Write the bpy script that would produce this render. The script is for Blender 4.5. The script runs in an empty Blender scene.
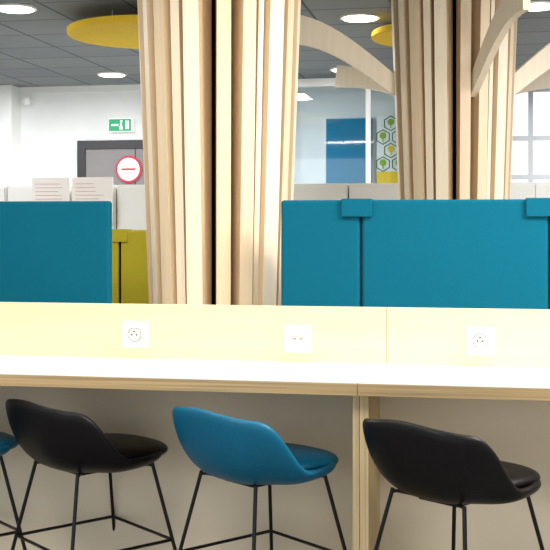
import bpy, bmesh, math, random
from mathutils import Vector
random.seed(4)
S=bpy.context.scene
S.view_settings.view_transform='Standard'
S.view_settings.look='None'
S.view_settings.exposure=0.2
COL=S.collection

# ---------------------------------------------------------------- materials
def srgb(r,g,b):
    f=lambda c:(c/255/12.92) if c/255<=.04045 else ((c/255+.055)/1.055)**2.4
    return (f(r),f(g),f(b),1)
def mat(name,rgb,rough=.5,metal=0,noise=None,bump=0,spec=.5,emit=0):
    m=bpy.data.materials.new(name); m.use_nodes=True
    nt=m.node_tree; b=nt.nodes['Principled BSDF']
    c=srgb(*rgb)
    b.inputs['Base Color'].default_value=c
    b.inputs['Roughness'].default_value=rough
    b.inputs['Metallic'].default_value=metal
    b.inputs['Specular IOR Level'].default_value=spec
    if emit:
        b.inputs['Emission Color'].default_value=c
        b.inputs['Emission Strength'].default_value=emit
    if noise or bump:
        tc=nt.nodes.new('ShaderNodeTexCoord'); mp=nt.nodes.new('ShaderNodeMapping')
        nz=nt.nodes.new('ShaderNodeTexNoise')
        sc,amt=noise if noise else ((40,40,40),0)
        mp.inputs['Scale'].default_value=sc
        nz.inputs['Scale'].default_value=1; nz.inputs['Detail'].default_value=4
        nt.links.new(tc.outputs['Object'],mp.inputs[0]); nt.links.new(mp.outputs[0],nz.inputs['Vector'])
        if amt:
            r=nt.nodes.new('ShaderNodeValToRGB')
            r.color_ramp.elements[0].position=.3; r.color_ramp.elements[1].position=.7
            r.color_ramp.elements[0].color=[v*(1-amt) for v in c[:3]]+[1]
            r.color_ramp.elements[1].color=[min(1,v*(1+amt*.5)) for v in c[:3]]+[1]
            nt.links.new(nz.outputs['Fac'],r.inputs[0]); nt.links.new(r.outputs[0],b.inputs['Base Color'])
        if bump:
            bp=nt.nodes.new('ShaderNodeBump'); bp.inputs['Strength'].default_value=bump; bp.inputs['Distance'].default_value=.002
            nt.links.new(nz.outputs['Fac'],bp.inputs['Height']); nt.links.new(bp.outputs[0],b.inputs['Normal'])
    return m
M_white=mat('white_laminate',(244,244,241),.35)
M_wall=mat('wall_paint',(232,233,231),.8,noise=((3,3,3),.03))
M_black=mat('black_leather',(12,9,12),.42,bump=.25,noise=((90,90,90),.25),spec=.20)
M_teal=mat('teal_leather',(0,94,126),.45,bump=.25,noise=((90,90,90),.1),spec=.28)
M_fabric=mat('teal_fabric',(0,92,116),.85,bump=.3,noise=((260,260,260),.12),spec=.15)
M_seam=mat('dark_seam',(4,42,58),.9,noise=((50,50,50),.1))
M_lime=mat('lime_fabric',(218,202,52),.85,bump=.3,noise=((200,200,200),.12))
M_metal=mat('black_metal',(18,17,18),.4,metal=.4,noise=((30,30,30),.1))
M_wood=mat('birch_wood',(243,226,200),.5,noise=((30,30,1.2),.05))
M_woodD=mat('birch_wood_edge',(230,206,172),.55,noise=((30,30,1.2),.08))
M_woodS=mat('birch_wood_side_shade',(214,188,152),.55,noise=((30,30,1.2),.08))  # darker birch for fin sides, slat shading put into the colour
M_splash=mat('birch_panel',(236,217,174),.4,noise=((1.5,20,22),.07))
M_edge=mat('plywood_edge',(200,170,122),.6,noise=((2,4,230),.38))
M_edgeV=mat('plywood_edge_vertical',(212,188,142),.6,noise=((230,4,2),.25))
M_under=mat('under_panel',(230,217,192),.6,noise=((4,4,4),.04))
M_core=mat('black_core',(4,3,3),.9,noise=((10,10,10),.1),spec=.05)
M_yellow=mat('yellow_felt',(250,208,52),.9,noise=((60,60,60),.08))
M_dark=mat('dark_frame',(46,44,48),.5,noise=((5,5,5),.05))
M_doorp=mat('door_panel',(128,124,124),.5,noise=((5,5,5),.05))
M_green=mat('exit_green',(0,140,90),.5,noise=((5,5,5),.02),emit=.5)
M_signw=mat('sign_white',(240,245,240),.5,noise=((5,5,5),.02),emit=.4)
M_red=mat('sign_red',(190,40,60),.5,noise=((5,5,5),.02))
M_paper=mat('paper',(246,240,236),.8,noise=((5,5,5),.02))
M_ink=mat('ink',(205,168,168),.8,noise=((5,5,5),.02))
M_blue=mat('blue_board',(0,118,156),.6,noise=((2,2,2),.12),spec=.1)
M_hex=mat('poster_green',(60,100,45),.7,noise=((5,5,5),.05))
M_leaf=mat('poster_leaf',(140,180,30),.7,noise=((5,5,5),.05))
M_leaf2=mat('poster_leaf_yellow',(238,205,40),.7,noise=((5,5,5),.05))
M_alu=mat('aluminium',(205,210,215),.35,metal=.3,noise=((5,5,5),.03))
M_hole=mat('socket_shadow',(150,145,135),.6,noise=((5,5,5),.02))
M_pin=mat('socket_pin',(60,56,52),.5,noise=((5,5,5),.02))
M_lamp=mat('lamp_disc',(255,252,244),.5,emit=6)
M_floor=mat('carpet',(128,126,122),.95,noise=((120,120,120),.25),bump=.4)
M_ceil=bpy.data.materials.new('ceiling_tiles'); M_ceil.use_nodes=True
nt=M_ceil.node_tree; b=nt.nodes['Principled BSDF']; b.inputs['Roughness'].default_value=.9
tc=nt.nodes.new('ShaderNodeTexCoord'); br=nt.nodes.new('ShaderNodeTexBrick')
br.offset=0; br.inputs['Scale'].default_value=1; br.inputs['Brick Width'].default_value=.6; br.inputs['Row Height'].default_value=.6
br.inputs['Mortar Size'].default_value=.010; br.inputs['Mortar Smooth'].default_value=0
br.inputs['Color1'].default_value=srgb(148,152,153); br.inputs['Color2'].default_value=srgb(138,142,144); br.inputs['Mortar'].default_value=srgb(90,94,97)
nt.links.new(tc.outputs['Object'],br.inputs['Vector']); nt.links.new(br.outputs['Color'],b.inputs['Base Color'])
M_glass=bpy.data.materials.new('clear_glass'); M_glass.use_nodes=True
nt=M_glass.node_tree; nt.nodes.remove(nt.nodes['Principled BSDF'])
tr=nt.nodes.new('ShaderNodeBsdfTransparent'); gl=nt.nodes.new('ShaderNodeBsdfGlossy'); mx=nt.nodes.new('ShaderNodeMixShader')
tr.inputs[0].default_value=(.94,.98,1,1); gl.inputs['Roughness'].default_value=.03; mx.inputs[0].default_value=.06
nt.links.new(tr.outputs[0],mx.inputs[1]); nt.links.new(gl.outputs[0],mx.inputs[2])
nt.links.new(mx.outputs[0],nt.nodes['Material Output'].inputs[0])

# ---------------------------------------------------------------- helpers
def obj(name,bm,m,parent=None,smooth=False):
    me=bpy.data.meshes.new(name); bmesh.ops.recalc_face_normals(bm,faces=bm.faces); bm.to_mesh(me); bm.free()
    o=bpy.data.objects.new(name,me); COL.objects.link(o)
    me.materials.append(m)
    if smooth:
        for p in me.polygons: p.use_smooth=True
    if parent: o.parent=parent
    return o
def box(name,x0,x1,y0,y1,z0,z1,m,parent=None,bev=0,seg=2):
    bm=bmesh.new(); bmesh.ops.create_cube(bm,size=1)
    for v in bm.verts:
        v.co=Vector(((x0+x1)/2+v.co.x*(x1-x0),(y0+y1)/2+v.co.y*(y1-y0),(z0+z1)/2+v.co.z*(z1-z0)))
    if bev: bmesh.ops.bevel(bm,geom=bm.edges[:],offset=bev,segments=seg,affect='EDGES',profile=.5)
    return obj(name,bm,m,parent,smooth=False)
def empty(name,loc=(0,0,0),rz=0):
    e=bpy.data.objects.new(name,None); COL.objects.link(e); e.location=loc; e.rotation_euler=(0,0,rz); e.empty_display_size=.1
    return e
def cyl(name,c,r,h,m,parent=None,axis='z',seg=48,bev=0):
    bm=bmesh.new(); bmesh.ops.create_cone(bm,cap_ends=True,segments=seg,radius1=r,radius2=r,depth=h)
    if bev:
        es=[e for e in bm.edges if abs(e.verts[0].co.z-e.verts[1].co.z)<1e-6]
        bmesh.ops.bevel(bm,geom=es,offset=bev,segments=2,affect='EDGES')
    for v in bm.verts:
        p=v.co.copy()
        if axis=='y': p=Vector((p.x,p.z,p.y))
        v.co=p+Vector(c)
    return obj(name,bm,m,parent)
def tube(name,pts,r,m,parent=None,cyclic=False):
    cu=bpy.data.curves.new(name,'CURVE'); cu.dimensions='3D'; cu.bevel_depth=r; cu.bevel_resolution=3
    sp=cu.splines.new('POLY'); sp.points.add(len(pts)-1)
    for p,q in zip(sp.points,pts): p.co=(*q,1)
    sp.use_cyclic_u=cyclic
    cu.materials.append(m)
    o=bpy.data.objects.new(name,cu); COL.objects.link(o)
    if parent: o.parent=parent
    return o
def addbox(bm,x0,x1,y0,y1,z0,z1):
    r=bmesh.ops.create_cube(bm,size=1)
    for v in r['verts']:
        v.co=Vector(((x0+x1)/2+v.co.x*(x1-x0),(y0+y1)/2+v.co.y*(y1-y0),(z0+z1)/2+v.co.z*(z1-z0)))

# ---------------------------------------------------------------- room
CH=3.02
XL,XR,YB,YF=-7.0,4.5,11.6,-3.0
box('floor',XL-.1,XR+.1,YF,YB+.1,-.1,0,M_floor)
box('ceiling',XL-.1,XR+.1,YF,YB+.1,CH,CH+.1,M_ceil)
box('wall_left',XL-.1,XL,YF,YB+.1,0,CH,M_wall)
box('wall_right',XR,XR+.1,YF,YB+.1,0,CH,M_wall)
bm=bmesh.new()
addbox(bm,XL,.2,YB,YB+.1,0,CH); addbox(bm,3.6,XR,YB,YB+.1,0,CH); addbox(bm,.2,3.6,YB,YB+.1,0,.9); addbox(bm,.2,3.6,YB,YB+.1,2.9,CH)
obj('wall_back',bm,M_wall)
box('trim_1',XL,XR,YB-.03,YB,CH-.07,CH,M_white)
w=empty('window_1')
for i,x in enumerate([.2,.50,.95,1.6,2.3,3.0,3.55]):
    box('mullion_%d'%i,x,x+.05,YB+.01,YB+.07,.9,2.9,M_alu,w)
for i,z in enumerate([.9,1.95,2.35,2.85]):
    box('transom_%d'%i,.2,3.6,YB+.015,YB+.065,z,z+.05,M_alu,w)
box('pane',.2,3.6,YB+.035,YB+.045,.9,2.9,M_glass,w)
box('trim_pillar',-5.24,-5.05,11.35,YB,0,CH,M_white,bev=.005)
d=empty('door_1')
box('frame_left',-4.36,-4.27,11.54,11.6,0,2.41,M_dark,d); box('frame_right',-3.13,-3.04,11.54,11.6,0,2.41,M_dark,d)
box('frame_top',-4.27,-3.13,11.54,11.6,2.32,2.41,M_dark,d)
box('leaf_left',-4.27,-3.705,11.565,11.6,0.01,2.32,M_doorp,d); box('leaf_right',-3.695,-3.13,11.565,11.6,0.01,2.32,M_doorp,d)
box('handle',-3.78,-3.75,11.5,11.56,1.0,1.2,M_alu,d)
sg=empty('prohibition_sign')
cyl('ring',(-3.77,11.552,2.09),.150,.012,M_red,sg,'y'); cyl('face',(-3.77,11.548,2.09),.124,.014,M_signw,sg,'y')
box('bar',-3.85,-3.69,11.535,11.542,2.078,2.102,M_red,sg)
ex=empty('exit_sign')
box('housing',-4.0,-3.73,11.54,11.6,2.50,2.65,M_signw,ex,bev=.005)
box('green_face',-3.99,-3.74,11.53,11.54,2.51,2.64,M_green,ex)
box('arrow',-3.96,-3.88,11.525,11.53,2.565,2.585,M_signw,ex); box('door_icon',-3.80,-3.76,11.525,11.53,2.53,2.62,M_signw,ex)
bm=bmesh.new()
addbox(bm,-3.86,-3.835,11.525,11.53,2.605,2.625); addbox(bm,-3.86,-3.84,11.525,11.53,2.56,2.6); addbox(bm,-3.87,-3.855,11.525,11.53,2.525,2.56); addbox(bm,-3.845,-3.83,11.525,11.53,2.525,2.56)
obj('runner_icon',bm,M_signw,ex)
cam_=empty('security_camera')
box('bracket',-4.95,-4.90,11.5,11.6,2.84,2.88,M_white,cam_); cyl('dome',(-4.925,11.48,2.85),.05,.08,M_white,cam_,seg=32,bev=.02)

def downlight(x,y):
    e=empty('ceiling_downlight')
    cyl('trim_ring',(x,y,CH-.006),.15,.012,M_white,e); cyl('lamp_disc',(x,y,CH-.014),.125,.008,M_lamp,e)
for x,y in [(-3.23,7.33),(-.865,8.12),(.40,7.91),(-3.68,10.73),(-6.0,7.4),(2.6,8.0),(-1.3,10.8),(1.2,10.6)]:
    downlight(x,y)
def disc(x,y,r):
    e=empty('ceiling_acoustic_disc')
    cyl('felt_disc',(x,y,2.90),r,.05,M_yellow,e,seg=96,bev=.008)
    for k in range(3):
        a=k*2.094; tube('wire_%d'%k,[(x+r*.6*math.cos(a),y+r*.6*math.sin(a),2.92),(x+r*.6*math.cos(a),y+r*.6*math.sin(a),CH)],.002,M_alu,e)
disc(-2.40,7.84,.60); disc(-.285,8.30,.51)

# ---------------------------------------------------------------- back area
sc=empty('storage_cabinet')
for i in range(6):
    x=-4.7+i*.93
    box('carcass_%d'%i,x,x+.92,8.4,8.85,0.0,1.80,M_white,sc,bev=.004)
    box('door_a_%d'%i,x+.01,x+.455,8.385,8.4,.05,1.78,M_white,sc,bev=.003); box('door_b_%d'%i,x+.465,x+.91,8.385,8.4,.05,1.78,M_white,sc,bev=.003)
for (x0,x1,z0,z1) in ((-3.53,-3.21,1.60,1.86),(-3.19,-2.85,1.50,1.86)):
    e=empty('info_stand')
    box('sheet',x0,x1,8.33,8.345,z0,z1,M_paper,e)
    box('stand',x0+.1,x1-.1,8.345,8.375,0,z1-.08,M_white,e)
    bm=bmesh.new()
    for k in range(6):
        z=z1-.05-k*.030
        addbox(bm,x0+.03,x1-.05-random.random()*.12,8.326,8.33,z-.004,z)
    obj('text_lines',bm,M_ink,e)
bb=empty('notice_board')
box('panel',-1.587,-1.10,11.52,11.6,1.2,2.60,M_blue,bb,bev=.004); box('frame',-1.60,-1.085,11.55,11.598,1.19,2.615,M_alu,bb)
po=empty('hexagon_poster')
box('sheet',-1.055,-.60,11.57,11.6,2.04,2.62,M_white,po)
box('yellow_band',-1.055,-.60,11.57,11.6,1.90,2.04,M_yellow,po)
bm=bmesh.new(); bt=bmesh.new(); by=bmesh.new()
for r in range(4):
    for c in range(3):
        cx=-.99+c*.165+(r%2)*.082; cz=2.12+r*.142
        if cx>-.65 or cz>2.58: continue
        n=6
        o_=[bm.verts.new((cx+.082*math.cos(math.pi/6+k*math.pi/3),11.566,cz+.082*math.sin(math.pi/6+k*math.pi/3))) for k in range(n)]
        i_=[bm.verts.new((cx+.070*math.cos(math.pi/6+k*math.pi/3),11.566,cz+.070*math.sin(math.pi/6+k*math.pi/3))) for k in range(n)]
        for k in range(n): bm.faces.new((o_[k],o_[(k+1)%n],i_[(k+1)%n],i_[k]))
        tgt=by if (r+2*c)%3==1 else bt
        addbox(tgt,cx-.006,cx+.006,11.56,11.568,cz-.05,cz)
        rr=bmesh.ops.create_icosphere(tgt,subdivisions=2,radius=.036)
        for v in rr['verts']: v.co=Vector((cx+v.co.x,11.564+v.co.y*.1,cz+.015+v.co.z))
obj('hexagons',bm,M_hex,po); obj('tree_icons',bt,M_leaf,po); obj('tree_icons_yellow',by,M_leaf2,po)
gp=empty('glass_partition')  # interior glass partition in front of the back wall
for i,x in enumerate([-3.0,-2.05,-1.13,-.2]):
    box('mullion_%d'%i,x,x+.05,11.15,11.2,0,CH-.04,M_white,gp)
box('rail',-3.0,-.15,11.15,11.2,CH-.12,CH-.04,M_white,gp)
box('glazing',-2.95,-.2,11.17,11.18,0.0,CH-.12,M_glass,gp)

# ---------------------------------------------------------------- tree columns
FINS=[(2,.032,0),(-21,.038,.008),(-35,.024,-.008),(-49,.034,.006),(-66,.026,.012),(-84,.030,.020),
      (20,.031,.004),(31,.014,-.02),(42,.044,.008),(60,.030,.0),(77,.034,.004),
      (-101,.028,.016),(-118,.03,.01),(-135,.028,-.01),(-152,.034,0),(95,.028,0),(113,.032,.01),(131,.026,-.01),(149,.034,0),(167,.028,.005),(-170,.03,0)]
def tree_column(x,y,arms,rot=0,az=(2.32,.46,1.0)):
    e=empty('slatted_tree_column',(x,y,0))
    cyl('core',(0,0,CH/2),.225,CH-.002,M_core,e,seg=32)
    prof_o=[(0.0,.280),(CH-.02,.396)]
    for k,(deg,t,dr) in enumerate(FINS):
        a=rot+math.radians(deg)
        bm=bmesh.new()
        u=Vector((math.cos(a),math.sin(a),0)); v=Vector((-math.sin(a),math.cos(a),0))
        ring=[]
        pts=[(z,r+dr) for z,r in prof_o]+[(CH-.02,.218),(0,.218)]
        for s in (-1,1):
            ring.append([bm.verts.new(u*r+v*s*t+Vector((0,0,z+.001))) for z,r in pts])
        f1=bm.faces.new(ring[0]); f2=bm.faces.new(ring[1][::-1]); f1.material_index=1; f2.material_index=1
        n=len(pts)
        for i in range(n): bm.faces.new((ring[0][i],ring[0][(i+1)%n],ring[1][(i+1)%n],ring[1][i]))
        o=obj('fin_%d'%k,bm,M_wood if k%3 else M_woodD,e)
        o.data.materials.append(M_woodS)
    z0,dz_,ln=az
    for j,ad in enumerate(arms):
        a=math.radians(ad+10.5)
        u=Vector((math.cos(a),math.sin(a),0)); v=Vector((-math.sin(a),math.cos(a),0))
        N=14; lo=[];hi=[]
        for i in range(N+1):
            s=i/N
            r=.30+.80*s*ln; z=z0+dz_*math.sin(s*math.pi/2)**1.1
            wd=.05+.075*s
            lo.append((r+.02,z-wd)); hi.append((r-.04*(1-s),min(z+wd*.6,CH-.05)))
        pts=lo+hi[::-1]
        bm=bmesh.new(); ring=[]
        for sgn in (-1,1): ring.append([bm.verts.new(u*r+v*sgn*.022+Vector((0,0,z))) for r,z in pts])
        n=len(pts)
        for i in range(N):
            for q in (0,1):
                f=(ring[q][i],ring[q][i+1],ring[q][n-2-i],ring[q][n-1-i]); bm.faces.new(f if q else f[::-1])
        for i in range(n): bm.faces.new((ring[0][i],ring[0][(i+1)%n],ring[1][(i+1)%n],ring[1][i]))
        obj('branch_%d'%j,bm,M_wood,e)
tree_column(-1.218,5.15,[],math.atan2(-5.15,1.218))
tree_column(-.152,7.2,[178,-79,14],math.atan2(-7.2,.152)+math.radians(8))
tree_column(-.21,10.0,[178,2],.0,(2.64,.20,.95))

# ---------------------------------------------------------------- desk with screens behind
dk=empty('bench_desk')
box('desktop',-3.4,2.0,4.05,4.76,.71,.74,M_white,dk,bev=.004)
for i,x in enumerate([-3.3,-1.9,-.4,.5,1.85]):
    box('leg_%d'%i,x,x+.05,4.1,4.7,0,.71,M_alu,dk)
def screen(x0,x1,clips=(),strip=0):
    e=empty('desk_divider_screen')
    box('upholstered_panel',x0,x1,4.67,4.72,.741,1.587,M_fabric,e,bev=.012,seg=3)
    for i,(a,b_) in enumerate(clips):
        box('clip_%d'%i,a,b_,4.655,4.735,1.515,1.592,M_fabric,e,bev=.003)
    if strip: box('dark_gap_strip',x1+.0005,x1+.0095,4.685,4.71,.742,1.58,M_seam,e)  # dark strip standing in for the dark open gap between screens
    return e
screen(-2.42,-1.615)
screen(-3.24,-2.43)
screen(-.840,-.499,strip=1)
screen(-.489,.281,[(-.576,-.447)],strip=1)
screen(.291,1.06,[(.192,.345)])
ls=empty('lime_booth_screen')
box('panel_a',-2.7,-1.912,5.68,5.73,0.0,1.453,M_lime,ls,bev=.01); box('panel_b',-1.900,-1.30,5.68,5.73,0.0,1.453,M_lime,ls,bev=.01)
box('gap_strip',-1.912,-1.90,5.695,5.715,0.0,1.44,M_core,ls); box('clip',-1.955,-1.86,5.665,5.745,1.39,1.457,M_lime,ls)

# ---------------------------------------------------------------- counter
def counter(x0,x1):
    e=empty('high_counter_table')
    box('worktop_core',x0,x1,3.34,3.8,.960,.9965,M_edge,e)
    box('worktop_laminate',x0,x1,3.341,3.8,.9965,1.0,M_white,e)
    box('modesty_panel',x0,x1,3.80,3.822,0,.998,M_under,e)
    box('underframe',x0+.05,x1-.05,3.70,3.80,.90,.96,M_under,e)
    return e
c1=counter(-3.6,-.3655)
box('side_panel',-.385,-.3655,3.40,3.80,0,.96,M_edgeV,c1)
c2=counter(-.3635,2.2)
box('side_panel',-.3635,-.336,3.40,3.80,0,.96,M_edgeV,c2)
for (cc,x0,x1) in ((c1,-3.6,-.3135),(c2,-.3115,2.2)):
    box('upstand_panel',x0,x1,3.80,3.822,1.0005,1.195,M_splash,cc)
def socket(x,z,kind):
    e=empty('power_socket')
    box('plate',x-.048,x+.048,3.788,3.7995,z-.048,z+.048,M_white,e,bev=.004)
    box('inner_frame',x-.036,x+.036,3.785,3.79,z-.036,z+.036,M_white,e,bev=.002)
    if kind:
        cyl('recess',(x,3.784,z),.026,.004,M_hole,e,'y'); cyl('recess_inner',(x,3.7815,z),.022,.003,M_white,e,'y')
        for dx in (-.009,.009): cyl('pin_%d'%(dx>0),(x+dx,3.779,z),.0035,.003,M_pin,e,'y',seg=12)
        cyl('earth',(x,3.779,z+.012),.0035,.003,M_pin,e,'y',seg=12)
    else:
        for dx in (-.012,.012): box('usb_%d'%(dx>0),x+dx-.007,x+dx+.007,3.782,3.786,z-.0025,z+.0025,M_hole,e)
        box('usb_cover',x-.026,x+.026,3.783,3.786,z+.008,z+.0095,M_hole,e)
socket(-1.213,1.087,1); socket(-.621,1.083,0); socket(.004,1.088,1)

# ---------------------------------------------------------------- bar stools
def ss(x): x=max(0,min(1,x)); return x*x*(3-2*x)
def stool(x,y,yaw,m,dz=0):
    e=empty('bar_stool',(x,y,0),yaw)
    zb=.672+dz
    NP=64; NS=10
    def R(p,a=.240,b=.228,n=2.7):
        return (abs(math.cos(p)/a)**n+abs(math.sin(p)/b)**n)**(-1/n)
    def rim(p):
        d=abs(math.degrees(math.atan2(math.sin(p),math.cos(p))))
        return .052+.165*ss((d-84)/(130-84))+.030*ss((d-115)/65)
    HM=.245
    def Rt(p): return R(p)*(1+.05*(rim(p)/HM)**2)
    bm=bmesh.new(); rings=[]
    for i in range(1,NS+1):
        s=i/NS*math.pi/2; row=[]
        for k in range(NP):
            p=2*math.pi*k/NP; h=rim(p); z=h*(1-math.cos(s))**1.05
            r=R(p)*math.sin(s)**.68*(1+.05*(z/HM)**2)
            row.append((r*math.cos(p),r*math.sin(p),zb+z))
        rings.append(row)
    row=[]
    for k in range(NP):
        p=2*math.pi*k/NP; h=rim(p); r=Rt(p)-.015
        row.append((r*math.cos(p),r*math.sin(p),zb+h+.012))
    rings.append(row)
    for i in range(NS,0,-1):
        s=i/NS*math.pi/2; row=[]
        for k in range(NP):
            p=2*math.pi*k/NP; h=rim(p)-.004; r=(Rt(p)-.030)*math.sin(s)**.7
            z=.03+(h-.03)*(1-math.cos(s))**1.6
            row.append((r*math.cos(p),r*math.sin(p),zb+z))
        rings.append(row)
    V=[[bm.verts.new(c) for c in row] for row in rings]
    for i in range(len(V)-1):
        for k in range(NP): bm.faces.new((V[i][k],V[i][(k+1)%NP],V[i+1][(k+1)%NP],V[i+1][k]))
    c0=bm.verts.new((0,0,zb)); c1_=bm.verts.new((0,0,zb+.03))
    for k in range(NP):
        bm.faces.new((V[0][(k+1)%NP],V[0][k],c0)); bm.faces.new((V[-1][k],V[-1][(k+1)%NP],c1_))
    o=obj('shell',bm,m,e,True)
    md=o.modifiers.new('s','SUBSURF'); md.levels=1; md.render_levels=1
    bm=bmesh.new(); rows=[]
    for i in range(0,9):
        t=-math.pi/2+math.pi*i/8
        rr=abs(math.cos(t))**.55; z=.030*math.copysign(abs(math.sin(t))**.8,math.sin(t))
        row=[]
        for k in range(40):
            p=2*math.pi*k/40
            r=R(p,.205,.190,2.6)*max(rr,.02)
            row.append(bm.verts.new((.078+r*math.cos(p),r*math.sin(p),zb+.058+z-.010*rr*math.cos(p)*(math.cos(p)>0))))
        rows.append(row)
    for i in range(8):
        for k in range(40): bm.faces.new((rows[i][k],rows[i][(k+1)%40],rows[i+1][(k+1)%40],rows[i+1][k]))
    bm.faces.new(rows[0]); bm.faces.new(rows[-1])
    o=obj('seat_cushion',bm,m,e,True)
    md=o.modifiers.new('s','SUBSURF'); md.levels=1; md.render_levels=1
    q=[]
    RR=lambda z:.195+(.70-z)*.27
    la=math.radians(4)
    for i in range(4):
        a=math.pi/4+i*math.pi/2-la; c,s=math.cos(a),math.sin(a); ox=.03
        zt=zb+(.03 if c>0 else .02)
        pts=[(ox+c*RR(zt),s*RR(zt),zt)]+[(ox+c*RR(z),s*RR(z),z) for z in (.6,.3,.012)]
        tube('leg_%d'%i,pts,.0062,M_metal,e)
        pts=[(c*.06,s*.06,zb-.002),(ox+c*RR(zb)*.9,s*RR(zb)*.9,zb+.012),(ox+c*RR(zb),s*RR(zb),zb+.01)]
        tube('seat_bracket_%d'%i,pts,.005,M_metal,e)
        q.append((ox+c*RR(.43),s*RR(.43),.43))
        cyl('glide_%d'%i,(ox+c*RR(.01),s*RR(.01),.006),.012,.012,M_metal,e,seg=16)
    tube('footrest',q,.0055,M_metal,e,True)
    box('mount_plate',-.07,.07,-.07,.07,zb-.003,zb+.006,M_metal,e)
Y=math.radians(54)
stool(-1.290,3.50,Y,M_black,-.005)
stool(-.696,3.42,Y,M_teal)
stool(-.074,3.24,Y,M_black,.014)
stool(-1.83,3.50,Y,M_teal,-.005)

# ---------------------------------------------------------------- lights
def area(name,loc,sx,sy,p,c=(1,1,1),rot=(0,0,0)):
    l=bpy.data.lights.new(name,'AREA'); l.shape='RECTANGLE'; l.size=sx; l.size_y=sy; l.energy=p; l.color=c
    o=bpy.data.objects.new(name,l); COL.objects.link(o); o.location=loc; o.rotation_euler=rot
warm=(1,.94,.83)
area('counter_light',(-.6,3.55,2.9),4.0,.25,60,warm)
area('side_fill_light',(1.6,3.6,2.7),1.0,.8,85,(1,.97,.92),(math.radians(35),0,math.radians(65)))  # added off-screen light, stands in for window glow on the column's right fins
for i,(x,y) in enumerate([(-4.5,1.5),(-1.2,1.2),(2,1.2),(-4.5,6.2),(1.8,6.0),(-4.5,9.8),(-2.25,9.7),(2.2,9.8)]):
    area('ceiling_light_%d'%i,(x,y,2.97),1.2 if i!=6 else .6,1.2 if i!=6 else .6,(50 if y<3 else 70),(1,.98,.94) if y<5 else (.97,.985,1))
W=bpy.data.worlds.new('World'); S.world=W; W.use_nodes=True
W.node_tree.nodes['Background'].inputs[0].default_value=(.96,.975,1,1); W.node_tree.nodes['Background'].inputs[1].default_value=1.3

cd=bpy.data.cameras.new('camera'); co=bpy.data.objects.new('camera',cd); COL.objects.link(co)
co.location=(0,0,1.48); co.rotation_euler=(math.radians(90),0,math.radians(10.5)); cd.lens=72; cd.sensor_width=36; cd.shift_y=-50/550
cd.clip_start=.05
S.camera=co
